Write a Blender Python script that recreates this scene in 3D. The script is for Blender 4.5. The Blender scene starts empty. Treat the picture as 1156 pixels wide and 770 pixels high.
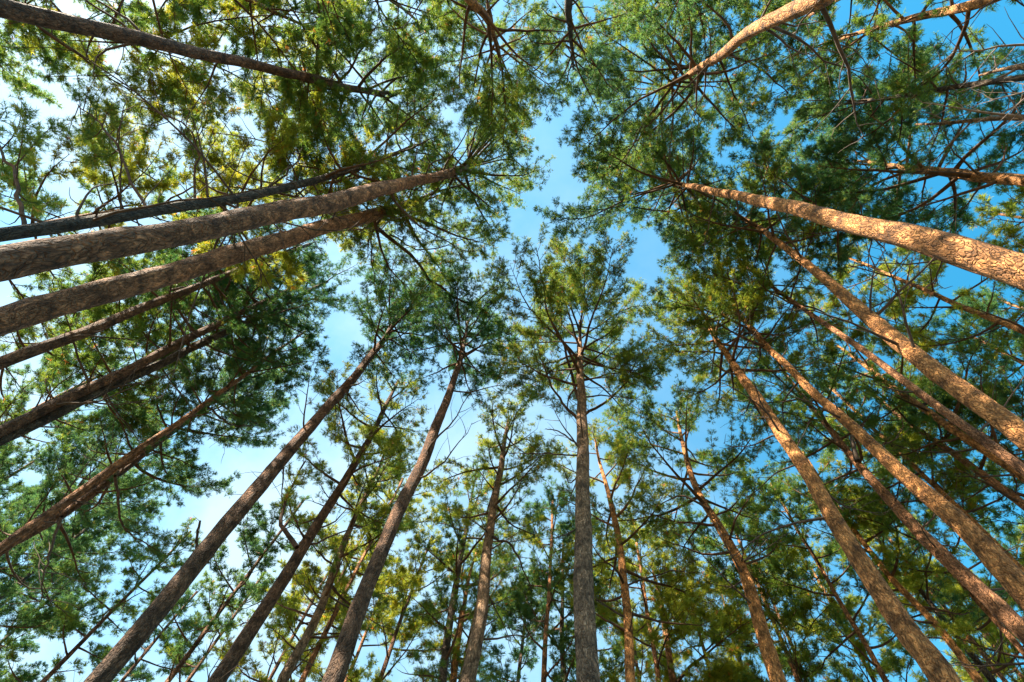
import bpy, math, random
import numpy as np
R = math.radians
rng = np.random.default_rng(7)
C = bpy.context.scene.collection
SC = bpy.context.scene

# ------------------------------------------------------------------ camera
PW, PH = 1156.0, 770.0
F = 620.0                                   # focal length in photo pixels
VPX, VPY = 646.0, 160.0                     # where plumb lines meet (the zenith)
CAMZ = 1.5
CAM = np.array([0.0, 0.0, CAMZ])
zc = np.array([(VPX - PW / 2) / F, (PH / 2 - VPY) / F, -1.0]); zc /= np.linalg.norm(zc)
xc = np.array([1.0, 0, 0]) - zc[0] * zc; xc /= np.linalg.norm(xc)
yc = np.cross(zc, xc)
M3 = np.array([xc, yc, zc])                 # camera coordinates -> world
from mathutils import Matrix
cam = bpy.data.cameras.new('camera'); cam.sensor_width = 36.0
cam.lens = F / PW * 36.0; cam.clip_start = 0.05; cam.clip_end = 2000
camo = bpy.data.objects.new('camera', cam); C.objects.link(camo)
mw = Matrix([[*M3[0], 0], [*M3[1], 0], [*M3[2], CAMZ], [0, 0, 0, 1]])
camo.matrix_world = mw
SC.camera = camo

# ------------------------------------------------------------------ light
SUN_EL, SUN_AZ = 44.0, 220.0                # azimuth counted from +X towards +Y
sx = np.array([math.cos(R(SUN_EL)) * math.cos(R(SUN_AZ)), math.cos(R(SUN_EL)) * math.sin(R(SUN_AZ)), math.sin(R(SUN_EL))])
w = bpy.data.worlds.new('World'); SC.world = w; w.use_nodes = True
nt = w.node_tree; bg = nt.nodes['Background']
sky = nt.nodes.new('ShaderNodeTexSky'); sky.sky_type = 'NISHITA'; sky.sun_disc = False
sky.sun_elevation = R(SUN_EL)
sky.sun_rotation = R(90 - SUN_AZ)
sky.air_density = 1.0; sky.dust_density = .7; sky.ozone_density = 1.2; sky.altitude = 100
hsv = nt.nodes.new('ShaderNodeHueSaturation'); hsv.inputs['Hue'].default_value = 0.47; hsv.inputs['Saturation'].default_value = 1.4
nt.links.new(sky.outputs[0], hsv.inputs['Color']); 
# thin high cloud veil, denser on the side of the sky towards -X
tcw = nt.nodes.new('ShaderNodeTexCoord')
dt = nt.nodes.new('ShaderNodeVectorMath'); dt.operation = 'DOT_PRODUCT'; dt.inputs[1].default_value = (-.80, .42, .10)
nt.links.new(tcw.outputs['Generated'], dt.inputs[0])
mr = nt.nodes.new('ShaderNodeMapRange'); mr.interpolation_type = 'SMOOTHSTEP'
mr.inputs[1].default_value = -.35; mr.inputs[2].default_value = .85; mr.inputs[3].default_value = 0; mr.inputs[4].default_value = .8
nt.links.new(dt.outputs['Value'], mr.inputs[0])
cn = nt.nodes.new('ShaderNodeTexNoise'); cn.inputs['Scale'].default_value = 3.2; cn.inputs['Detail'].default_value = 6; cn.inputs['Roughness'].default_value = .55
nt.links.new(tcw.outputs['Generated'], cn.inputs['Vector'])
cm = nt.nodes.new('ShaderNodeMapRange'); cm.inputs[1].default_value = .36; cm.inputs[2].default_value = .62; cm.inputs[3].default_value = .3; cm.inputs[4].default_value = 1.0
nt.links.new(cn.outputs['Fac'], cm.inputs[0])
mu = nt.nodes.new('ShaderNodeMath'); mu.operation = 'MULTIPLY'; nt.links.new(mr.outputs[0], mu.inputs[0]); nt.links.new(cm.outputs[0], mu.inputs[1])
vx = nt.nodes.new('ShaderNodeMix'); vx.data_type = 'RGBA'; nt.links.new(mu.outputs[0], vx.inputs[0]); nt.links.new(hsv.outputs[0], vx.inputs[6]); vx.inputs[7].default_value = (2.5, 3.1, 3.4, 1)
nt.links.new(vx.outputs[2], bg.inputs[0])
bg.inputs[1].default_value = 0.10
sl = bpy.data.lights.new('sun', 'SUN'); sl.energy = 5.0; sl.angle = R(0.5); sl.color = (1.0, 0.88, 0.70)
so = bpy.data.objects.new('sun', sl); C.objects.link(so)
from mathutils import Vector
so.rotation_euler = Vector(sx).to_track_quat('Z', 'Y').to_euler()
SC.view_settings.view_transform = 'Standard'; SC.view_settings.look = 'None'
SC.view_settings.gamma = 1.0; SC.view_settings.exposure = 2.08
SC.view_settings.use_curve_mapping = False
cy = SC.cycles
cy.max_bounces = 8; cy.diffuse_bounces = 5; cy.glossy_bounces = 1; cy.transmission_bounces = 5
cy.transparent_max_bounces = 4; cy.use_denoising = True; cy.caustics_reflective = False; cy.caustics_refractive = False

# ------------------------------------------------------------------ materials
def mat(name):
    m = bpy.data.materials.new(name); m.use_nodes = True
    n = m.node_tree; b = n.nodes['Principled BSDF']
    return m, n, b, n.links
def node(n, t, **kw):
    x = n.nodes.new(t)
    for k, v in kw.items():
        if k in x.inputs: x.inputs[k].default_value = v
        else: setattr(x, k, v)
    return x
def ramp(n, stops):
    r = n.nodes.new('ShaderNodeValToRGB'); e = r.color_ramp.elements
    e[0].position, e[0].color = stops[0][0], (*stops[0][1], 1)
    e[1].position, e[1].color = stops[-1][0], (*stops[-1][1], 1)
    for p, c in stops[1:-1]:
        q = e.new(p); q.color = (*c, 1)
    return r
def bark_material(name, low, mid, high, crack, band=0.35, zlo=3.0, zhi=11.0):
    m, n, b, L = mat(name)
    tc = node(n, 'ShaderNodeTexCoord')
    mp = node(n, 'ShaderNodeMapping'); mp.inputs['Scale'].default_value = (1, 1, 0.42)
    L.new(tc.outputs['Object'], mp.inputs['Vector'])
    wob = node(n, 'ShaderNodeTexNoise', Scale=5.0, Detail=3.0)
    L.new(mp.outputs[0], wob.inputs['Vector'])
    add = node(n, 'ShaderNodeVectorMath', operation='MULTIPLY_ADD')
    add.inputs[1].default_value = (.40, .40, .40)
    L.new(wob.outputs['Color'], add.inputs[0]); L.new(mp.outputs[0], add.inputs[2])
    vor = node(n, 'ShaderNodeTexVoronoi', feature='DISTANCE_TO_EDGE', Scale=24.0)
    L.new(add.outputs[0], vor.inputs['Vector'])
    cell = node(n, 'ShaderNodeTexVoronoi', Scale=24.0)
    L.new(add.outputs[0], cell.inputs['Vector'])
    fine = node(n, 'ShaderNodeTexNoise', Scale=38.0, Detail=6.0, Roughness=.7)
    L.new(mp.outputs[0], fine.inputs['Vector'])
    big = node(n, 'ShaderNodeTexNoise', Scale=1.7, Detail=4.0, Roughness=.6)
    L.new(tc.outputs['Object'], big.inputs['Vector'])
    # bark turns from grey plates to thin orange skin with height
    sep = node(n, 'ShaderNodeSeparateXYZ'); L.new(tc.outputs['Object'], sep.inputs[0])
    hz = node(n, 'ShaderNodeMapRange'); hz.inputs[1].default_value = zlo; hz.inputs[2].default_value = zhi
    L.new(sep.outputs['Z'], hz.inputs[0])
    hb = node(n, 'ShaderNodeMath', operation='MULTIPLY_ADD'); hb.inputs[1].default_value = 0.9; 
    sub = node(n, 'ShaderNodeMath', operation='SUBTRACT'); sub.inputs[1].default_value = 0.5
    L.new(big.outputs['Fac'], sub.inputs[0]); L.new(sub.outputs[0], hb.inputs[0]); L.new(hz.outputs[0], hb.inputs[2])
    cr = ramp(n, [(0, low), (.5, mid), (1, high)]); L.new(hb.outputs[0], cr.inputs[0])
    # per plate and fine variation
    bw = node(n, 'ShaderNodeRGBToBW'); L.new(cell.outputs['Color'], bw.inputs[0])
    v1 = node(n, 'ShaderNodeMapRange'); v1.inputs[3].default_value = .5; v1.inputs[4].default_value = 1.4
    L.new(bw.outputs[0], v1.inputs[0])
    v2 = node(n, 'ShaderNodeMapRange'); v2.inputs[1].default_value = .38; v2.inputs[2].default_value = .62; v2.inputs[3].default_value = .55; v2.inputs[4].default_value = 1.45
    L.new(fine.outputs['Fac'], v2.inputs[0])
    patch = node(n, 'ShaderNodeTexNoise', Scale=9.0, Detail=8.0, Roughness=.72, Distortion=.6)
    L.new(mp.outputs[0], patch.inputs['Vector'])
    v3 = node(n, 'ShaderNodeMapRange'); v3.inputs[1].default_value = .4; v3.inputs[2].default_value = .6; v3.inputs[3].default_value = .55; v3.inputs[4].default_value = 1.4
    L.new(patch.outputs['Fac'], v3.inputs[0])
    vm0 = node(n, 'ShaderNodeMath', operation='MULTIPLY'); L.new(v1.outputs[0], vm0.inputs[0]); L.new(v2.outputs[0], vm0.inputs[1])
    vm = node(n, 'ShaderNodeMath', operation='MULTIPLY'); L.new(vm0.outputs[0], vm.inputs[0]); L.new(v3.outputs[0], vm.inputs[1])
    # rings left by old branch whorls
    wv = node(n, 'ShaderNodeTexWave', wave_type='BANDS', bands_direction='Z', Scale=.55, Distortion=7.0, Detail=3.0)
    wv.inputs['Detail Scale'].default_value = 1.6
    L.new(tc.outputs['Object'], wv.inputs['Vector'])
    wr = ramp(n, [(0, (1 - band,) * 3), (.22, (1, 1, 1)), (1, (1.0, 1.0, 1.0))]); L.new(wv.outputs['Color'], wr.inputs[0])
    c1 = node(n, 'ShaderNodeMix', data_type='RGBA', blend_type='MULTIPLY'); c1.inputs[0].default_value = 1
    L.new(cr.outputs[0], c1.inputs[6]); L.new(vm.outputs[0], c1.inputs[7])
    c2 = node(n, 'ShaderNodeMix', data_type='RGBA', blend_type='MULTIPLY'); c2.inputs[0].default_value = 1
    L.new(c1.outputs[2], c2.inputs[6]); L.new(wr.outputs[0], c2.inputs[7])
    ck = node(n, 'ShaderNodeMapRange'); ck.inputs[1].default_value = .0; ck.inputs[2].default_value = .22
    ck.inputs[3].default_value = .26; ck.inputs[4].default_value = 0
    L.new(vor.outputs['Distance'], ck.inputs[0])
    ih = node(n, 'ShaderNodeMapRange'); ih.inputs[3].default_value = 1; ih.inputs[4].default_value = .3
    L.new(hz.outputs[0], ih.inputs[0])
    ckm = node(n, 'ShaderNodeMath', operation='MULTIPLY'); L.new(ck.outputs[0], ckm.inputs[0]); L.new(ih.outputs[0], ckm.inputs[1])
    c3 = node(n, 'ShaderNodeMix', data_type='RGBA'); L.new(ckm.outputs[0], c3.inputs[0]); L.new(c2.outputs[2], c3.inputs[6])
    c3.inputs[7].default_value = (*crack, 1)
    L.new(c3.outputs[2], b.inputs['Base Color'])
    b.inputs['Roughness'].default_value = .82; b.inputs['Specular IOR Level'].default_value = .25
    bh = node(n, 'ShaderNodeMath', operation='MULTIPLY_ADD'); bh.inputs[1].default_value = .9
    L.new(fine.outputs['Fac'], bh.inputs[0])
    cl = node(n, 'ShaderNodeMapRange'); cl.inputs[2].default_value = .2; L.new(vor.outputs['Distance'], cl.inputs[0]); L.new(cl.outputs[0], bh.inputs[2])
    bp = node(n, 'ShaderNodeBump', Strength=.9, Distance=.03); L.new(bh.outputs[0], bp.inputs['Height'])
    L.new(bp.outputs[0], b.inputs['Normal'])
    return m
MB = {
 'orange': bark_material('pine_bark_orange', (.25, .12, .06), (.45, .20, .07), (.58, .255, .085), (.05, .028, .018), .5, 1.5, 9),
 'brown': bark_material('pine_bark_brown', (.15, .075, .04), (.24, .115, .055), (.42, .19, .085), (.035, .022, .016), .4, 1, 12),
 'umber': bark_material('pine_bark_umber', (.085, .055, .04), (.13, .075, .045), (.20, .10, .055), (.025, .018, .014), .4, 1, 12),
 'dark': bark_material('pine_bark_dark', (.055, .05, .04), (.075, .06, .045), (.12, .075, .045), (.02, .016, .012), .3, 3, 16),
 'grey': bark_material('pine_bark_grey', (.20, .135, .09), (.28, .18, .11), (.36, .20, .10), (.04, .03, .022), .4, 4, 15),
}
def twig_material(name, c0, c1):
    m, n, b, L = mat(name)
    tc = node(n, 'ShaderNodeTexCoord'); no = node(n, 'ShaderNodeTexNoise', Scale=9.0, Detail=4.0)
    L.new(tc.outputs['Object'], no.inputs['Vector'])
    r = ramp(n, [(.35, c0), (.65, c1)]); L.new(no.outputs['Fac'], r.inputs[0]); L.new(r.outputs[0], b.inputs['Base Color'])
    b.inputs['Roughness'].default_value = .85; b.inputs['Specular IOR Level'].default_value = .2
    bp = node(n, 'ShaderNodeBump', Strength=.6, Distance=.01); L.new(no.outputs['Fac'], bp.inputs['Height']); L.new(bp.outputs[0], b.inputs['Normal'])
    return m
M_BR = twig_material('branch_bark', (.045, .03, .022), (.13, .07, .04))
M_BRO = twig_material('branch_bark_orange', (.11, .065, .038), (.26, .13, .065))
M_DEAD = twig_material('dead_branch_bark', (.045, .036, .03), (.12, .085, .065))
M_PALE = twig_material('pale_birch_bark', (.14, .10, .08), (.30, .23, .18))
def needle_material(name, stops, trans=.55):
    m = bpy.data.materials.new(name); m.use_nodes = True; n = m.node_tree; n.nodes.clear(); L = n.links
    out = node(n, 'ShaderNodeOutputMaterial')
    at = node(n, 'ShaderNodeAttribute', attribute_name='tone')
    tc = node(n, 'ShaderNodeTexCoord'); no = node(n, 'ShaderNodeTexNoise', Scale=.8, Detail=3.0)
    L.new(tc.outputs['Object'], no.inputs['Vector'])
    ad = node(n, 'ShaderNodeMath', operation='MULTIPLY_ADD'); ad.inputs[1].default_value = .55
    su = node(n, 'ShaderNodeMath', operation='SUBTRACT'); su.inputs[1].default_value = .5
    L.new(no.outputs['Fac'], su.inputs[0]); L.new(su.outputs[0], ad.inputs[0]); L.new(at.outputs['Fac'], ad.inputs[2])
    r = ramp(n, stops); L.new(ad.outputs[0], r.inputs[0])
    d = node(n, 'ShaderNodeBsdfPrincipled'); d.inputs['Roughness'].default_value = .5; d.inputs['Specular IOR Level'].default_value = .25
    t = node(n, 'ShaderNodeBsdfTranslucent')
    hs = node(n, 'ShaderNodeHueSaturation', Hue=.49, Saturation=1.08, Value=1.5)
    L.new(r.outputs[0], hs.inputs['Color'])
    L.new(r.outputs[0], d.inputs['Base Color']); L.new(hs.outputs[0], t.inputs['Color'])
    mx = node(n, 'ShaderNodeMixShader'); mx.inputs[0].default_value = trans
    L.new(d.outputs[0], mx.inputs[1]); L.new(t.outputs[0], mx.inputs[2]); L.new(mx.outputs[0], out.inputs[0])
    return m
MN = {
 'green': needle_material('pine_needles_green', [(0, (.035, .11, .045)), (.45, (.12, .20, .035)), (.8, (.24, .27, .04)), (.97, (.32, .26, .05)), (1, (.46, .20, .06))]),
 'deep': needle_material('pine_needles_deep_green', [(0, (.022, .085, .035)), (.5, (.06, .14, .035)), (.9, (.17, .22, .04)), (1, (.22, .22, .045))]),
 'yellow': needle_material('pine_needles_sunlit_yellow_green', [(0, (.10, .18, .035)), (.4, (.25, .29, .04)), (.8, (.38, .34, .045)), (.95, (.44, .28, .06)), (1, (.52, .22, .06))]),  # yellow-green needle hue, with sunlight on the crowns put into the colour
 'blue': needle_material('pine_needles_blue_green', [(0, (.03, .10, .05)), (.5, (.085, .17, .05)), (.9, (.20, .25, .045)), (1, (.24, .21, .06))]),
}

# ------------------------------------------------------------------ mesh helpers
def raw_mesh(name, verts, faces, k, smooth=True):
    me = bpy.data.meshes.new(name)
    verts = np.ascontiguousarray(verts, dtype=np.float32); faces = np.ascontiguousarray(faces, dtype=np.int32)
    me.vertices.add(len(verts)); me.vertices.foreach_set('co', verts.ravel())
    nf = len(faces); me.loops.add(nf * k); me.loops.foreach_set('vertex_index', faces.ravel())
    me.polygons.add(nf); me.polygons.foreach_set('loop_start', np.arange(0, nf * k, k, dtype=np.int32))
    me.update(calc_edges=True)
    if smooth: me.polygons.foreach_set('use_smooth', np.ones(nf, dtype=bool))
    return me
def link(name, me, m, parent):
    o = bpy.data.objects.new(name, me); C.objects.link(o); me.materials.append(m)
    if parent is not None: o.parent = parent
    return o
def nrm(v): return v / np.maximum(np.linalg.norm(v, axis=-1, keepdims=True), 1e-9)
def tubes(P, rad, K):
    """P (M,N,3) polylines, rad (M,N) -> verts, quads"""
    P = np.asarray(P, float); M_, N = P.shape[:2]
    T = np.gradient(P, axis=1); T = nrm(T)
    mt = nrm(P[:, -1] - P[:, 0])
    ref = np.where(np.abs(mt[:, 2:3]) > .85, np.array([[1.0, 0, 0]]), np.array([[0, 0, 1.0]]))[:, None, :]
    A = nrm(np.cross(T, np.broadcast_to(ref, T.shape))); B = np.cross(T, A)
    an = np.arange(K) * 2 * math.pi / K
    V = P[:, :, None, :] + rad[:, :, None, None] * (np.cos(an)[:, None] * A[:, :, None, :] + np.sin(an)[:, None] * B[:, :, None, :])
    i = np.arange(N - 1)[:, None] * K; j = np.arange(K)[None]; j2 = (j + 1) % K
    q = np.stack([i + j, i + j2, i + K + j2, i + K + j], -1).reshape(-1, 4)
    Fq = (q[None] + (np.arange(M_) * N * K)[:, None, None]).reshape(-1, 4)
    return V.reshape(-1, 3), Fq
def join(parts):
    vs, fs, o = [], [], 0
    for v, f in parts:
        vs.append(v); fs.append(f + o); o += len(v)
    return np.concatenate(vs), np.concatenate(fs)
def ray(px, py):
    return M3.T @ np.array([(px - PW / 2) / F, (PH / 2 - py) / F, -1.0])
# (rows of M3 are the world axes in camera coordinates)
def ray(px, py):
    return M3 @ np.array([(px - PW / 2) / F, (PH / 2 - py) / F, -1.0])
def at_height(px, py, z):
    d = ray(px, py); return CAM + d * (z - CAMZ) / d[2]
def catmull(P, n):
    P = np.asarray(P, float); Q = np.vstack([2 * P[0] - P[1], P, 2 * P[-1] - P[-2]])
    u = np.linspace(0, len(P) - 1, n); i = np.minimum(u.astype(int), len(P) - 2); t = (u - i)[:, None]
    a, b, c, d = Q[i], Q[i + 1], Q[i + 2], Q[i + 3]
    return .5 * (2 * b + (c - a) * t + (2 * a - 5 * b + 4 * c - d) * t**2 + (3 * b - a - 3 * c + d) * t**3)

# ------------------------------------------------------------------ ground
def ground():
    n = 120; L = 400
    u = np.linspace(-1, 1, n); u = np.sign(u) * np.abs(u)**2.2 * L
    X, Y = np.meshgrid(u, u); r = np.hypot(X, Y)
    Z = .10 * np.sin(X * .31 + 1) * np.cos(Y * .27) + .05 * np.sin(X * 1.1) * np.sin(Y * .9 + 2)
    Z = Z * np.clip(r / 3, 0, 1) - .02
    V = np.stack([X, Y, Z], -1).reshape(-1, 3)
    i = np.arange(n - 1)[:, None] * n + np.arange(n - 1)[None]; i = i.ravel()
    me = raw_mesh('ground', V, np.stack([i, i + 1, i + n + 1, i + n], -1), 4)
    m, nn, b, Lk = mat('forest_floor')
    tc = node(nn, 'ShaderNodeTexCoord'); no = node(nn, 'ShaderNodeTexNoise', Scale=.9, Detail=8.0, Roughness=.65)
    Lk.new(tc.outputs['Object'], no.inputs['Vector'])
    r_ = ramp(nn, [(.35, (.035, .06, .02)), (.5, (.09, .07, .035)), (.65, (.17, .11, .06))]); Lk.new(no.outputs['Fac'], r_.inputs[0])
    Lk.new(r_.outputs[0], b.inputs['Base Color']); b.inputs['Roughness'].default_value = .95
    f = node(nn, 'ShaderNodeTexNoise', Scale=25.0, Detail=6.0); Lk.new(tc.outputs['Object'], f.inputs['Vector'])
    bp = node(nn, 'ShaderNodeBump', Strength=.8, Distance=.05); Lk.new(f.outputs['Fac'], bp.inputs['Height']); Lk.new(bp.outputs[0], b.inputs['Normal'])
    o = link('ground', me, m, None); o['kind'] = 'structure'
ground()
def ground_z(x, y):
    r = math.hypot(x, y)
    return (.10 * math.sin(x * .31 + 1) * math.cos(y * .27) + .05 * math.sin(x * 1.1) * math.sin(y * .9 + 2)) * min(r / 3, 1) - .02

# ------------------------------------------------------------------ trees
def bough(p0, az, L, el, curl, n=9, wig=.10, g=rng):
    """main axis of a branch: starts at p0, heads for azimuth az, elevation el, curls upward by curl over its length"""
    P = [np.array(p0, float)]; a, e = az, el; ds = L / (n - 1)
    for k in range(n - 1):
        a += g.normal(0, wig); e += curl / (n - 1) + g.normal(0, wig * .8)
        P.append(P[-1] + ds * np.array([math.cos(e) * math.cos(a), math.cos(e) * math.sin(a), math.sin(e)]))
    return np.array(P)
def interp(P, f):
    u = f * (len(P) - 1); i = np.minimum(u.astype(int), len(P) - 2); t = (u - i)[:, None]
    return P[i] * (1 - t) + P[i + 1] * t, nrm(P[i + 1] - P[i])
def secondaries(P, L, g, step=.2, f0=.22, lmax=1.15, spread=(35, 65), up=.25, nmin=3, scale=1.0, npt=5):
    ns = max(nmin, int(L * (1 - f0) / step)); f = np.linspace(f0, .985, ns) + g.uniform(-.02, .02, ns); f = np.clip(f, .05, .999)
    p, t = interp(P, f)
    side = nrm(np.cross(t, np.array([0, 0, 1.0])) + 1e-6)
    sg = np.where(np.arange(ns) % 2 == 0, 1.0, -1.0)[:, None]
    an = np.radians(g.uniform(*spread, ns))[:, None]
    upv = np.array([0, 0, 1.0])[None]
    d = nrm(t * np.cos(an) + sg * side * np.sin(an) + upv * (g.normal(up, .28, ns))[:, None])
    ln = np.clip((.22 + .42 * (1 - f)**.8) * L * g.uniform(.6, 1.15, ns), .18, lmax) * scale
    S = [p]; dd = d
    for k in range(npt - 1):
        dd = nrm(dd + t * .14 + g.normal(0, .17, (ns, 3)) + upv * .09)
        S.append(S[-1] + dd * (ln / (npt - 1))[:, None])
    return np.stack(S, 1), ln, f
def tufts_on(S, ln, g, gap=.105, start=.25, per=2.2):
    """needle shoots gathered in rounded puffs on the side branches S (M,N,3)"""
    npf = np.maximum(1, np.round(ln * (1 - start) / .2 + g.uniform(-.3, .5, len(S))).astype(int))
    idx = np.repeat(np.arange(len(S)), npf)
    k = np.concatenate([np.arange(q) for q in npf])
    f = np.clip(1 - (k + g.uniform(0, .5, len(k))) / np.maximum(npf[idx], 1) * (1 - start), .05, 1)
    N = S.shape[1]; u = f * (N - 1); i = np.minimum(u.astype(int), N - 2); t = (u - i)[:, None]
    a, b = S[idx, i], S[idx, i + 1]
    p = a * (1 - t) + b * t; tg = nrm(b - a)
    rad = g.uniform(.07, .19, len(k)) * np.clip(.7 + .3 * ln[idx], .7, 1.15)
    m = np.maximum(3, (per * 7.6 * g.uniform(.4, 1.4, len(k)) * (rad / .14)**1.6).astype(int))
    q = np.repeat(np.arange(len(k)), m); M_ = len(q)
    d = nrm(g.normal(0, 1, (M_, 3)) + tg[q] * .9 + np.array([0, 0, .35]))
    o = d * (rad[q] * g.uniform(.15, 1, M_)**.7)[:, None] * np.array([1, 1, .72])
    return p[q] + o, d
def needles(P, D, g, size=1.0, nn=12, w=.013):
    m = len(P)
    a = nrm(np.cross(D, np.array([.31, .17, .93]) + 0 * D)); b = np.cross(D, a)
    th = g.uniform(R(18), R(74), (m, nn)); ph = g.uniform(0, 2 * math.pi, (m, nn)); 
    dirn = D[:, None] * np.cos(th)[..., None] + (a[:, None] * np.cos(ph)[..., None] + b[:, None] * np.sin(ph)[..., None]) * np.sin(th)[..., None]
    ts = g.uniform(.75, 1.25, (m, 1)) * size
    ln = g.uniform(.045, .125, (m, nn)) * ts
    org = P[:, None] + D[:, None] * (g.uniform(-.05, .06, (m, nn)) * ts)[..., None]
    side = nrm(np.cross(dirn, g.normal(0, 1, (m, nn, 3))))
    ww = (w * ts)[..., None]
    v0 = org - side * ww * .5; v1 = org + side * ww * .5
    tip = org + dirn * ln[..., None]
    V = np.stack([v0, v1, tip], 2).reshape(-1, 3)
    return V
def make_crown(root, P, D, key, g, size, nn, w, tone=0.0, brown=.02, name='crown'):
    V = needles(P, D, g, size, nn, w)
    me = raw_mesh('crown', V, np.arange(len(V)).reshape(-1, 3), 3, smooth=False)
    base = g.normal(.38 + tone, .16, len(P))
    br = g.random(len(P)) < brown; base[br] = g.uniform(.9, 1.1, br.sum())
    at = me.attributes.new('tone', 'FLOAT', 'POINT')
    at.data.foreach_set('value', np.repeat(base, nn * 3).astype(np.float32))
    link(name, me, MN[key], root)
NT = 0
def trunk_path(path, H):
    """path: pixel points low -> top with widths. Returns 3D points (top first solved) and radii, ground to top."""
    x, y, wd = path[-1]
    P = [at_height(x, y, H)]; rr = []
    def rad(p, wd): 
        dep = -(M3.T @ (p - CAM))[2]; return wd * .41 * dep / F
    rr.append(max(.02, rad(P[0], wd)))
    for (x, y, wd) in path[-2::-1]:
        d = ray(x, y); s = float(d[:2] @ P[-1][:2]) / float(d[:2] @ d[:2])
        p = CAM + d * s
        if p[2] > P[-1][2] - .3: continue
        P.append(p); rr.append(rad(p, wd))
    lo, z1 = P[-1], P[-1][2]
    if len(P) > 1:
        k = min(len(P) - 1, 2); sl = (P[-1 - k][:2] - lo[:2]) / (P[-1 - k][2] - z1)
    else: sl = np.zeros(2)
    q = np.linalg.norm(sl); sl = sl * min(1, .04 / q) if q > 0 else sl
    gx = lo[:2] - sl * z1 * .7
    gz = ground_z(*gx)
    rb = rr[-1]
    if z1 > 1.2:
        P.append(np.array([*(lo[:2] - sl * (z1 * .5) * .8), z1 * .5])); rr.append(rb * (1 + .012 * z1 / 2))
        P.append(np.array([*gx, gz - .05])); rr.append(rb * (1.12 + .018 * z1))
    P = np.array(P[::-1]); rr = np.array(rr[::-1])
    return P, rr
def make_tree(label, path, H, cb=.58, cr=2.4, nb=26, bark='brown', needle='green', dead=9, tone=0.0, brown=.02,
              dens=1.0, size=.8, nn=19, w=.0095, seed=0, group='tall pines closing in overhead', extra=(), category='pine',
              name='pine_tree', flat=.55, bare=False, sparse_low=.2, azbias=None, lean_branches=0, dlen=1.0):
    global NT; NT += 1
    g = np.random.default_rng(1000 + NT * 17 + seed)
    P, rr = trunk_path(path, H)
    base = P[0].copy(); base[2] = ground_z(base[0], base[1])
    root = bpy.data.objects.new(name, None); root.empty_display_size = .3; C.objects.link(root)
    root.location = base; root['label'] = label; root['category'] = category; root['group'] = group
    P = P - base
    # arc-length style resample by height
    n0 = max(24, int(H / .22)); PP = catmull(P, 6 * len(P)); rs = np.interp(np.linspace(0, len(P) - 1, 6 * len(P)), np.arange(len(P)), rr)
    zz = PP[:, 2]; order = np.argsort(zz); zz = zz[order]; zs = np.linspace(zz[0], zz[-1], n0)
    T = np.stack([np.interp(zs, zz, PP[order, 0]), np.interp(zs, zz, PP[order, 1]), zs], 1)
    rad = np.interp(zs, zz, rs[order])
    # natural slow wander and whorl swellings
    ph = g.uniform(0, 6.28, 4); wam = .008 + .010 * min(1, H / 25)
    T[:, 0] += wam * np.sin(zs * .9 + ph[0]) + .6 * wam * np.sin(zs * 2.3 + ph[1]) ; T[:, 1] += wam * np.sin(zs * .8 + ph[2]) + .6 * wam * np.sin(zs * 2.1 + ph[3])
    K = 20; an = np.arange(K) * 2 * math.pi / K
    lump = 1 + .05 * np.sin(an[None] * 2 + zs[:, None] * .7 + ph[0]) + .035 * np.sin(an[None] * 3 - zs[:, None] * 1.7 + ph[1]) + .03 * g.normal(0, 1, (n0, K)) + .05 * (np.sin(zs * 2 * math.pi / .62 + ph[2])**6)[:, None]
    flare = 1 + .35 * np.exp(-np.maximum(zs, 0) / .35)
    rr2 = (rad * flare)[:, None] * lump
    V = T[:, None, :] + np.stack([np.cos(an)[None] * rr2, np.sin(an)[None] * rr2, np.zeros((n0, K))], -1)
    V = V.reshape(-1, 3)
    i = np.arange(n0 - 1)[:, None] * K; j = np.arange(K)[None]; j2 = (j + 1) % K
    Q = np.stack([i + j, i + j2, i + K + j2, i + K + j], -1).reshape(-1, 4)
    link('trunk', raw_mesh('trunk', V, Q, 4), MB[bark], root)
    def on(z): return np.array([np.interp(z, T[:, 2], T[:, 0]), np.interp(z, T[:, 2], T[:, 1]), z]), np.interp(z, T[:, 2], rad)
    brm = M_BR
    tp, td = [], []
    zc0 = H * cb; span = H - base[2] - zc0 - .15
    ga = g.uniform(0, 6.28)
    # the whole top of the crown carries foliage
    specs = []
    dead = int(dead * 1.25)
    if azbias is None: azbias = (g.uniform(0, 6.28), g.uniform(.1, .32))
    hole = g.uniform(0, 6.28)
    dens *= g.uniform(.8, 1.1)
    for k in range(nb):
        t = (k + .5) / nb; t = t**.85
        z = zc0 + span * t + g.uniform(-.12, .12); z = min(z, zc0 + span)
        az = ga + k * 2.39996 + g.normal(0, .25)
        prof = (.55 + .45 * math.sin(min(1, t / .55) * math.pi / 2)) * (1 - max(0, (t - flat) / (1 - flat))**2 * .72)
        L = cr * prof * g.uniform(.72, 1.18)
        L *= 1 + azbias[1] * math.cos(az - azbias[0])
        if math.cos(az - hole) > .9 and t < .6: L *= .5
        el = R(-4 + 52 * t**1.6 + g.normal(0, 8)); specs.append((z, az, max(.35, L), el, t))
    for (z, az, L, el, t) in specs:
        p0, r0 = on(z); curl = R(g.uniform(15, 55)) * (1 - .5 * t)
        B = bough(p0, az, L, el, curl, n=9, wig=.11, g=g)
        br = max(.014, min(r0 * .55, .012 + .015 * L))
        rads = np.linspace(br, .005, 9)[None]
        f0 = .42 if t < sparse_low else .2
        S, ln, f = secondaries(B, L, g, step=.135 / dens**.5, f0=f0 + .08, lmax=.42 * cr)
        parts = [tubes(B[None], rads, 6)]
        sr = np.linspace(1, .3, S.shape[1])[None] * np.clip(.004 + .008 * ln, .004, .013)[:, None]
        parts.append(tubes(S, sr, 3))
        v, q = join(parts)
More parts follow.
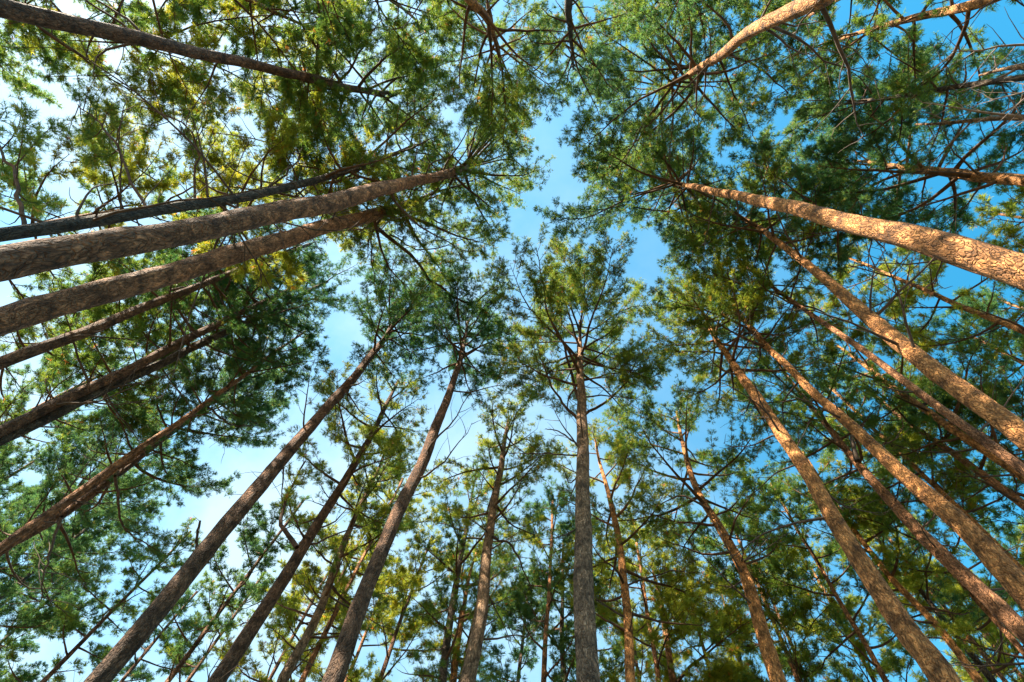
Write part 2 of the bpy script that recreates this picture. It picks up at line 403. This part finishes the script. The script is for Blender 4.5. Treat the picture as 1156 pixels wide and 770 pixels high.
        link('branch', raw_mesh('branch', v, q, 4), M_PALE if bare else (M_BRO if bark == 'orange' and t > .45 else M_BR), root)
        if not bare:
            p, d = tufts_on(S, ln, g, gap=.105 / dens**.5, start=.12, per=2.45)
            tp.append(p); td.append(d)
    # bare lower branches
    for k in range(dead):
        z = g.uniform(H * max(.28, cb - .28), zc0 + span * .25); p0, r0 = on(z); L = g.choice([g.uniform(.15, .45), g.uniform(.6, 1.3), g.uniform(1.1, 2.2)]) * dlen
        B = bough(p0, g.uniform(0, 6.28), L, R(g.uniform(-12, 30)), R(g.uniform(-20, 40)), n=8, wig=.17, g=g)
        parts = [tubes(B[None], np.linspace(max(.012, min(r0 * .3, .01 + .009 * L)), .004, 8)[None], 5)]
        if L > .5:
            S, ln, f = secondaries(B, L, g, step=.19, f0=.25, lmax=.8, nmin=3, up=.05)
            parts.append(tubes(S, np.linspace(.008, .003, 5)[None] * np.ones((len(S), 1)), 3))
        v, q = join(parts)
        link('dead_branch', raw_mesh('dead_branch', v, q, 4), M_DEAD, root)
    # boughs traced where the photograph shows a large one: pixel x, y, height
    for e in extra:
        pts, r_a, r_b, leaf = e[:4]
        L3 = np.array([at_height(x, y, z) for x, y, z in pts]) - base
        B = catmull(L3, 14); L = float(np.linalg.norm(np.diff(B, axis=0), axis=1).sum())
        B[1:-1] += g.normal(0, .006 * L, (12, 3))
        parts = [tubes(B[None], np.linspace(r_a, r_b, 14)[None], 8)]
        S, ln, f = secondaries(B, L, g, step=.2, f0=.35, lmax=1.0, nmin=3)
        parts.append(tubes(S, np.linspace(1, .35, 5)[None] * (.006 + .006 * ln)[:, None], 3))
        v, q = join(parts)
        link('branch' if leaf else 'dead_branch', raw_mesh('branch', v, q, 4), brm if leaf else M_DEAD, root)
        if leaf:
            p, d = tufts_on(S, ln, g, gap=.105, start=.15, per=2.45); tp.append(p); td.append(d)
    if tp:
        P_ = np.concatenate(tp); D_ = np.concatenate(td)
        make_crown(root, P_, D_, needle, g, size, nn, w, tone, brown)
    print('TREE', NT, 'n=%d' % (len(P_) if tp else 0), 'base %.1f %.1f' % (base[0], base[1]), 'r(1.5)=%.2f' % np.interp(1.5, T[:, 2], rad), 'lowz=%.1f' % P[2 if len(P) > 2 else 0][2], label)
    return root
G1 = 'tall pines closing in overhead'
G2 = 'pines standing farther back in the forest'
# --- left side, nearest trunks
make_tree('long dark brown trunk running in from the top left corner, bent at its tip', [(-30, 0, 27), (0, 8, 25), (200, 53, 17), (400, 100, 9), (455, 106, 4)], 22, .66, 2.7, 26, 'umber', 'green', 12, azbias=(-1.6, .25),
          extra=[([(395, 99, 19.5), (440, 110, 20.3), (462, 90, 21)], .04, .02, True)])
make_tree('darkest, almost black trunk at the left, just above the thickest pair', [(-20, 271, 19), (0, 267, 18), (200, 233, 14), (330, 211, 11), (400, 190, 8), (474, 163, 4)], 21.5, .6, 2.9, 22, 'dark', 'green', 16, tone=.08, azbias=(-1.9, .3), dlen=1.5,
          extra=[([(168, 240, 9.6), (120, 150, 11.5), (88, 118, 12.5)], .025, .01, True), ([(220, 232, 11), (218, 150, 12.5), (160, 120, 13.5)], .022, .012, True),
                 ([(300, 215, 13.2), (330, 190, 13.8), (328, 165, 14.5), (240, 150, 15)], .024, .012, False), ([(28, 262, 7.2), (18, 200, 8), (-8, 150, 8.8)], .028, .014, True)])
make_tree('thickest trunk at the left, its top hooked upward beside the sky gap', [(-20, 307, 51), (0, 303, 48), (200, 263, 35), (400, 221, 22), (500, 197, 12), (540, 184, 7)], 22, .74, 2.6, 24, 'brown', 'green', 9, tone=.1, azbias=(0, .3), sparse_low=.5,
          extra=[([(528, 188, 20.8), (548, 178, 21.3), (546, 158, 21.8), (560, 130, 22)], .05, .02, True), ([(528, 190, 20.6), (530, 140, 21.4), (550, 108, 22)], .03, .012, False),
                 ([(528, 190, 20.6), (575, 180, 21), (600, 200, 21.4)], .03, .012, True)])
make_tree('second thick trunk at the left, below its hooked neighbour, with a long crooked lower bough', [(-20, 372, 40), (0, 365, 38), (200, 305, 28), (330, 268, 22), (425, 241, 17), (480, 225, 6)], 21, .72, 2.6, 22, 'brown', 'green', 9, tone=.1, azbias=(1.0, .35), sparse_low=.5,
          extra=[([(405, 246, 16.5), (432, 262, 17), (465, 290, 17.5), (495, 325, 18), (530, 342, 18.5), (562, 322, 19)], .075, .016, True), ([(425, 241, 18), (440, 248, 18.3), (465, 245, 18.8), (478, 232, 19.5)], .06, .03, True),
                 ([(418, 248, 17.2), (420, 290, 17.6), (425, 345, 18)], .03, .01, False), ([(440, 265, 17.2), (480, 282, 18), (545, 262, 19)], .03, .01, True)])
make_tree('mottled dark trunk half hidden under the second thick left trunk', [(-20, 418, 17), (0, 411, 16), (100, 372, 14), (190, 336, 11), (350, 275, 4)], 20.5, .62, 2.4, 20, 'umber', 'deep', 9)
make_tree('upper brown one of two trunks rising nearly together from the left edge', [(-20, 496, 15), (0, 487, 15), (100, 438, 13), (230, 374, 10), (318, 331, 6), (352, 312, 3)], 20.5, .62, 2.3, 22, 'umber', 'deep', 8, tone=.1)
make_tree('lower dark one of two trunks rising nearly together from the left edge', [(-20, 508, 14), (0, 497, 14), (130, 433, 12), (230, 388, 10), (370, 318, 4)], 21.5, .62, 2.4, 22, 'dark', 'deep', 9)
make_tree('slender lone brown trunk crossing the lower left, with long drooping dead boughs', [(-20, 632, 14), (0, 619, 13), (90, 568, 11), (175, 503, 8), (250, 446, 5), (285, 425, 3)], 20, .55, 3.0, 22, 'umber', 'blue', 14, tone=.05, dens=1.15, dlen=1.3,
          extra=[([(70, 583, 8), (52, 640, 8.6), (45, 680, 9)], .025, .01, False), ([(235, 460, 13), (262, 480, 13.6), (285, 480, 14.5)], .03, .01, False), ([(130, 537, 10), (140, 595, 10.6), (175, 620, 11)], .03, .01, True)])
# --- bottom left
make_tree('thick straight trunk in the lower left beside the widest pale sky gap', [(92, 795, 30), (110, 772, 28), (250, 600, 22), (330, 505, 17), (400, 425, 11), (437, 378, 7), (455, 345, 3)], 20.5, .78, 2.1, 32, 'umber', 'deep', 8, dens=1.7, sparse_low=.1,
          extra=[([(224, 632, 9.0), (222, 610, 9.2), (226, 588, 9.3)], .03, .02, False)])
make_tree('brown trunk with a side limb, just right of the thick lower left one', [(228, 795, 22), (243, 770, 21), (330, 640, 16), (390, 540, 11), (425, 480, 7), (450, 430, 3)], 19, .56, 2.3, 24, 'umber', 'yellow', 10, tone=-.05,
          extra=[([(335, 618, 9.5), (318, 590, 10), (325, 560, 10.8), (345, 520, 11.5)], .05, .018, True)])
make_tree('thin light brown trunk between two thicker ones at the bottom left', [(308, 795, 15), (316, 772, 14), (360, 690, 11), (392, 605, 8), (412, 560, 5), (440, 500, 2.5)], 18, .52, 2.2, 20, 'grey', 'green', 10, tone=.1)
make_tree('dark ridged trunk with a compact dark green crown, left of the bottom centre', [(368, 795, 30), (377, 770, 28), (394, 724, 26), (433, 616, 20), (485, 500, 14), (511, 435, 9), (522, 395, 6), (528, 362, 3)], 20, .8, 2.1, 32, 'umber', 'deep', 7, dens=1.7, sparse_low=.1)
make_tree('thin dark trunk, leftmost of three slim ones at the bottom', [(494, 795, 12), (498, 770, 11), (512, 680, 9), (527, 590, 5), (535, 545, 2.5)], 18.5, .5, 2.2, 22, 'dark', 'green', 7)
make_tree('thin orange stem in the middle of three slim ones at the bottom', [(508, 795, 10), (512, 770, 9), (521, 700, 7), (530, 650, 4), (538, 620, 2)], 17, .55, 1.9, 14, 'orange', 'yellow', 5)
make_tree('pale brown gently curved trunk, rightmost of three slim ones at the bottom', [(522, 795, 22), (527, 770, 21), (545, 680, 16), (553, 600, 12), (566, 520, 8), (575, 470, 3)], 19, .62, 2.1, 24, 'grey', 'yellow', 9, tone=-.02,
          extra=[([(556, 606, 11.5), (580, 620, 11.8), (600, 665, 11.8)], .035, .012, False)])
# --- centre
make_tree('upright trunk at the bottom centre under a broad round crown with fanned boughs', [(663, 800, 32), (662, 770, 30), (660, 640, 25), (657, 500, 17), (656, 430, 10), (654, 362, 3)], 20.5, .72, 3.2, 34, 'grey', 'green', 10, tone=.2, dens=1.0, sparse_low=.3, flat=.7,
          extra=[([(657, 480, 15), (625, 440, 16), (608, 395, 17)], .05, .012, True), ([(656, 470, 15.2), (640, 400, 17), (615, 340, 18), (605, 280, 19)], .05, .012, True), ([(658, 470, 15.2), (700, 440, 16.5), (722, 400, 17.5)], .045, .012, True),
                 ([(655, 514, 13.4), (610, 512, 13.7), (575, 512, 14)], .022, .01, False), ([(657, 430, 16.6), (700, 420, 17), (745, 415, 17.6)], .03, .01, True), ([(656, 505, 13.8), (632, 488, 14.2), (616, 484, 14.5)], .025, .01, False),
                 ([(655, 535, 12.8), (643, 545, 12.8), (637, 530, 13)], .02, .01, False)])
make_tree('small dark stem low down just left of the bottom centre trunk', [(638, 795, 9), (637, 770, 8), (634, 700, 6), (636, 610, 3)], 17, .45, 2.1, 20, 'dark', 'green', 5)
make_tree('slim reddish trunk just right of the bottom centre trunk', [(714, 795, 14), (712, 770, 13), (706, 660, 10), (692, 580, 8), (678, 525, 4), (672, 495, 2.5)], 19, .52, 2.2, 22, 'orange', 'yellow', 9)
make_tree('small leaning trunk with a leafy crown in the gap right of the slim reddish one', [(765, 795, 10), (760, 770, 9), (748, 690, 7), (735, 635, 3)], 17, .5, 2.1, 20, 'brown', 'yellow', 5)
make_tree('wavy reddish trunk right of the bottom centre, under a full green crown', [(889, 795, 23), (879, 770, 21), (840, 650, 15), (812, 595, 12), (790, 558, 9), (773, 510, 6), (763, 465, 3)], 20, .6, 2.7, 28, 'orange', 'green', 9, tone=.12,
          extra=[([(800, 575, 12), (770, 560, 12.4), (745, 570, 12.5)], .03, .01, True)])
make_tree('tiny thin stem at the bottom right of the wavy reddish trunk', [(845, 795, 7), (840, 772, 6), (826, 715, 4), (815, 670, 2)], 17, .55, 1.9, 14, 'grey', 'yellow', 4)
# --- right
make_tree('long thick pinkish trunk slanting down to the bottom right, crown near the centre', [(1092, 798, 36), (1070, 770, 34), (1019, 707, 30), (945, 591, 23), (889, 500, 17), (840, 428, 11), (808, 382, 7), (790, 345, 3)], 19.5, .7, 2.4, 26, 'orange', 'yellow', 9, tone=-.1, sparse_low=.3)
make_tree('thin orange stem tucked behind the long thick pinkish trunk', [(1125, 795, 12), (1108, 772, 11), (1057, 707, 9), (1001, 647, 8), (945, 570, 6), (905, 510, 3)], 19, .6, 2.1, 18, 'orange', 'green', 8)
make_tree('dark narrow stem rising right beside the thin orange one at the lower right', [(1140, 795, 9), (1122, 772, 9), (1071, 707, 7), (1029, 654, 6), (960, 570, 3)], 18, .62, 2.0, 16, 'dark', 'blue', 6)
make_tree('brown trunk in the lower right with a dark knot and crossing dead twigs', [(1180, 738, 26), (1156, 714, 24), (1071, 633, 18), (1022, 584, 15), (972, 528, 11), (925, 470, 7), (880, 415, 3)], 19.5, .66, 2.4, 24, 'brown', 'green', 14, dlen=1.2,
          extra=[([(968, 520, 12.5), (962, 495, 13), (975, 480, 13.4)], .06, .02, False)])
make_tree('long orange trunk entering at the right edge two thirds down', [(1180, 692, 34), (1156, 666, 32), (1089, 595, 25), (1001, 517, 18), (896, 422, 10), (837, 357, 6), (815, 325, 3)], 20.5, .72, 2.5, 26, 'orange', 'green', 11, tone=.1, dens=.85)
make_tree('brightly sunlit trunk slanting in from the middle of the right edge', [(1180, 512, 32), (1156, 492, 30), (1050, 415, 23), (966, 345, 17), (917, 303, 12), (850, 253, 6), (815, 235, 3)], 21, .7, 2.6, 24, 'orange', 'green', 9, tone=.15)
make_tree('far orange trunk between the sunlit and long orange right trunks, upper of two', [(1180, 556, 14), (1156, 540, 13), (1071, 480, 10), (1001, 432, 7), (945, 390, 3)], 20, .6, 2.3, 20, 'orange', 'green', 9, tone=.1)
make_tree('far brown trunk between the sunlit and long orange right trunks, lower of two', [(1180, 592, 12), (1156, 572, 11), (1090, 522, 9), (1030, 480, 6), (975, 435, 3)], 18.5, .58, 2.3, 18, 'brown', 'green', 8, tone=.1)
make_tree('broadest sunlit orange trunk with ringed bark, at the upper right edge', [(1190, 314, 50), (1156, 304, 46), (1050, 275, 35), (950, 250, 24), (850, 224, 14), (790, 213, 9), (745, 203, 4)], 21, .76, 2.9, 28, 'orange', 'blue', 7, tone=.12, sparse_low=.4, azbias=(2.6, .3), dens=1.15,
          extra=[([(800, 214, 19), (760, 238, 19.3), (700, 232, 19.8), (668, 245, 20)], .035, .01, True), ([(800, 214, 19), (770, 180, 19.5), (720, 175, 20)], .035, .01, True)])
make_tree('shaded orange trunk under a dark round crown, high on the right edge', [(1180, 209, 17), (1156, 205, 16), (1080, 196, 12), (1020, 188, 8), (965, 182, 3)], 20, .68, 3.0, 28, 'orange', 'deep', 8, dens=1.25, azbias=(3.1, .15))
make_tree('pale thin leafless tree with bare twigs at the top right edge', [(1180, 133, 9), (1156, 134, 8), (1110, 136, 6), (1060, 139, 4), (1035, 140, 2)], 15, .45, 1.7, 11, 'grey', 'green', 5, bare=True, name='bare_tree', category='tree', group='leafless trees')
make_tree('pale bare stem with a fan of leafless twigs near the top right corner', [(1180, 70, 9), (1156, 73, 7), (1130, 78, 4), (1105, 85, 2)], 13, .45, 1.8, 11, 'grey', 'green', 5, bare=True, name='bare_tree', category='tree', group='leafless trees')
make_tree('sunlit orange trunk along the top edge right of the big branching one', [(1150, -15, 15), (1124, -3, 14), (1085, 8, 12), (1030, 20, 9), (985, 32, 6), (925, 55, 3)], 19, .6, 2.5, 22, 'orange', 'green', 12, azbias=(1.5, .2))
make_tree('lit knobbly trunk from the top edge, fanning into many dark limbs', [(960, -25, 29), (930, -3, 26), (861, 28, 18), (812, 63, 12), (770, 88, 7), (740, 105, 4)], 20, .68, 3.3, 30, 'orange', 'green', 10, dens=1.1, sparse_low=.6,
          extra=[([(812, 63, 15.8), (780, 75, 16.4), (735, 60, 17), (715, 25, 17.4)], .05, .012, True), ([(805, 66, 16), (775, 110, 16.6), (740, 145, 17.2), (700, 170, 18)], .05, .012, True), ([(800, 70, 16), (760, 78, 16.6), (705, 80, 17.4)], .05, .012, True),
                 ([(830, 50, 15), (815, 20, 15.4), (780, -5, 15.8)], .04, .012, True), ([(820, 58, 15.4), (860, 80, 15.8), (890, 105, 16)], .035, .01, True), ([(812, 66, 15.8), (830, 110, 16.2), (850, 150, 16.5)], .03, .01, True)])
# --- top centre
make_tree('reddish curved stem at the top edge left of centre, full green crown', [(515, -30, 13), (528, -5, 12), (548, 18, 10), (560, 50, 6), (568, 78, 3)], 20, .62, 2.5, 28, 'orange', 'green', 6, tone=.12, azbias=(1.6, .1), dens=1.15)
make_tree('short dark upright stem at the top edge near the centre', [(642, -25, 12), (643, 0, 11), (644, 45, 6), (648, 78, 3)], 20, .62, 1.6, 22, 'dark', 'blue', 6)

# --- farther pines: label, top pixel, height, crown base share, crown radius, boughs, bark, needles
FAR = [
 ('pine crown filling the left edge above the black trunk', (215, 232), 20, .5, 3.3, 'brown', 'green'),
 ('pine behind with golden needles under the top left corner trunk', (300, 80), 21, .52, 3.1, 'brown', 'yellow'),
 ('pine crown above the top left corner trunk, left of the reddish stem', (375, 42), 20, .55, 2.8, 'brown', 'green'),
 ('pine crown in the very top left, above the corner trunk', (215, 5), 19, .5, 2.8, 'dark', 'green'),
 ('pine crown at the top edge, left of the reddish curved stem', (470, 22), 21, .6, 2.4, 'brown', 'green'),
 ('pine crown between the corner trunk and the hooked trunk', (405, 200), 19, .6, 2.8, 'brown', 'yellow'),
 ('pine at the far left under the twin trunks', (130, 415), 20, .55, 2.8, 'brown', 'blue'),
 ('pine beneath the twin trunks at the left, above the slender lone trunk', (215, 385), 19, .6, 2.3, 'dark', 'green'),
 ('dark green pine filling the bottom left corner', (85, 615), 20, .5, 3.3, 'dark', 'deep'),
 ('pine at the left edge beneath the slender lone trunk', (75, 563), 19, .52, 2.7, 'brown', 'blue'),
 ('yellowish pine low between the lower left trunk and its limbed neighbour', (300, 645), 18, .5, 1.9, 'umber', 'green'),
 ('golden green pine low down left of the three slim stems', (440, 650), 18, .48, 2.4, 'brown', 'yellow'),
 ('pine behind the dark ridged trunk, with light needles', (455, 540), 19, .58, 2.1, 'brown', 'yellow'),
 ('low dark pine right of the three slim stems', (597, 655), 18, .52, 1.9, 'dark', 'blue'),
 ('bluish pine left against the bottom centre trunk', (625, 560), 18, .5, 1.9, 'brown', 'blue'),
 ('pale green pine right behind the slim reddish trunk', (715, 590), 18, .5, 2.1, 'brown', 'yellow'),
 ('yellow green pine under the wavy reddish trunk', (855, 640), 17, .5, 2.2, 'umber', 'yellow'),
 ('pine between the wavy and the long pinkish trunk', (870, 545), 19, .55, 2.3, 'brown', 'green'),
 ('pine low down left of the long pinkish trunk', (915, 640), 18, .5, 2.4, 'brown', 'yellow'),
 ('pine behind the knotted brown trunk', (990, 590), 19, .52, 2.5, 'brown', 'yellow'),
 ('pine at the bottom right corner under the knotted trunk', (1090, 690), 18, .5, 2.5, 'brown', 'yellow'),
 ('pine at the right edge below the long orange trunk', (1110, 600), 19, .52, 2.3, 'orange', 'blue'),
 ('pine between the far orange trunk and the long orange one', (930, 430), 20, .6, 2.5, 'orange', 'green'),
 ('pine at the right edge just under the sunlit trunk', (1060, 455), 19, .55, 2.5, 'brown', 'green'),
 ('pine right of the sunlit trunk near the right edge', (1085, 375), 19, .55, 2.6, 'brown', 'blue'),
 ('yellow tinged pine between the sunlit and the ringed trunk', (955, 290), 20, .6, 2.5, 'orange', 'yellow'),
 ('pine at the right edge under the ringed orange trunk', (1120, 335), 20, .6, 2.2, 'brown', 'deep'),
 ('pine above the ringed trunk, left of the dark round crown', (862, 228), 20, .66, 2.1, 'brown', 'blue'),
 ('bright green pine at the right edge between the ringed and shaded trunks', (1120, 240), 18, .6, 1.9, 'brown', 'yellow'),
 ('bluish pine between the branching trunk and the dark round crown', (930, 120), 19, .68, 2.1, 'dark', 'blue'),
 ('pine at the top edge right of the branching trunk', (900, 25), 20, .6, 2.3, 'brown', 'green'),
 ('pine at the top edge just left of the branching trunk', (735, 20), 20, .62, 2.4, 'dark', 'blue'),
 ('pine with yellow tips over the long pinkish trunk', (840, 300), 20, .72, 2.3, 'brown', 'yellow'),
 ('pine at the left edge between the second thick trunk and the twins', (230, 320), 20, .58, 2.5, 'brown', 'green'),

 ('pine above the slender lone trunk, beside the twin trunks crowns', (290, 342), 20, .6, 2.3, 'brown', 'green'),
 ('pine between the slender lone trunk and the thick lower left one', (295, 412), 19, .6, 1.9, 'brown', 'blue'),
 ('thin crowned pine under the thick lower left trunk, at the bottom edge', (345, 562), 18, .56, 1.7, 'umber', 'blue'),
 ('golden crowned pine left of the black trunk at the left edge', (300, 214), 21, .55, 2.6, 'brown', 'yellow'),

 ('bright low pine between the limbed trunk and the thin light brown one', (375, 640), 18, .5, 1.9, 'umber', 'yellow'),
 ('sunlit low pine immediately right of the dark ridged trunk', (487, 605), 18, .48, 2.0, 'umber', 'yellow'),
 ('low green pine behind the three slim stems at the bottom', (550, 625), 18, .5, 1.9, 'brown', 'green'),
 ('low pine hidden behind the bottom centre trunk', (664, 640), 18, .5, 1.9, 'brown', 'green'),
 ('low yellowish pine at the bottom edge between the slim reddish and wavy trunks', (712, 690), 17, .5, 1.9, 'umber', 'yellow'),
 ('green pine behind the wavy reddish trunk, at its right', (822, 580), 19, .52, 2.1, 'brown', 'green'),
 ('distant pine between the long pinkish and the knotted brown trunk', (950, 505), 19, .55, 2.2, 'brown', 'yellow'),
 ('distant pine right of the thin dark stem at the lower right', (1050, 640), 18, .5, 2.1, 'brown', 'yellow'),
 ('distant blue green pine at the left edge between the twin and lone trunks', (40, 520), 19, .5, 2.6, 'brown', 'blue'),

 ('dense bluish green pine at the lower left, left of the thick lower left trunk', (150, 555), 20, .58, 3.0, 'dark', 'blue'),
 ('darkest low pine in the bottom left corner of the forest', (70, 665), 20, .5, 3.0, 'dark', 'deep'),
 ('small sparse pine at the bottom edge beneath the thick lower left trunk', (222, 668), 17, .6, 1.7, 'umber', 'blue'),
 ('small pine crown beside the tip of the thick lower left trunk', (345, 374), 19, .62, 1.7, 'brown', 'blue'),

 ('thin foliaged pine filling the corner above the top left trunk', (130, 30), 20, .5, 3.0, 'brown', 'green'),
 ('pine right behind the slender lone trunk near its lower end', (165, 500), 19, .56, 2.6, 'brown', 'blue'),
 ('low distant pine in the gap left of the thick lower left trunk', (215, 600), 16, .62, 1.5, 'umber', 'green'),
 ('low far golden pine left of the wavy reddish trunk', (770, 640), 17, .5, 1.9, 'umber', 'yellow'),
 ('low far golden pine behind the thin light brown trunk', (420, 585), 18, .52, 1.9, 'umber', 'yellow'),
]
for k, (lab, (x, y), H, cb, cr_, bk, nd) in enumerate(FAR):
    dx, dy = x - VPX, y - VPY; d = math.hypot(dx, dy)
    lx, ly = x + dx * .55, y + dy * .55
    make_tree(lab, [(lx, ly, 7.5), (x, y, 3)], H, cb, cr_, 22, bk, nd, 5, tone=.05, brown=.015, size=.98, nn=16, w=.012, dens=(1.35 if y > 500 else .75 if x > 690 or y < 60 else .95), group=G2)
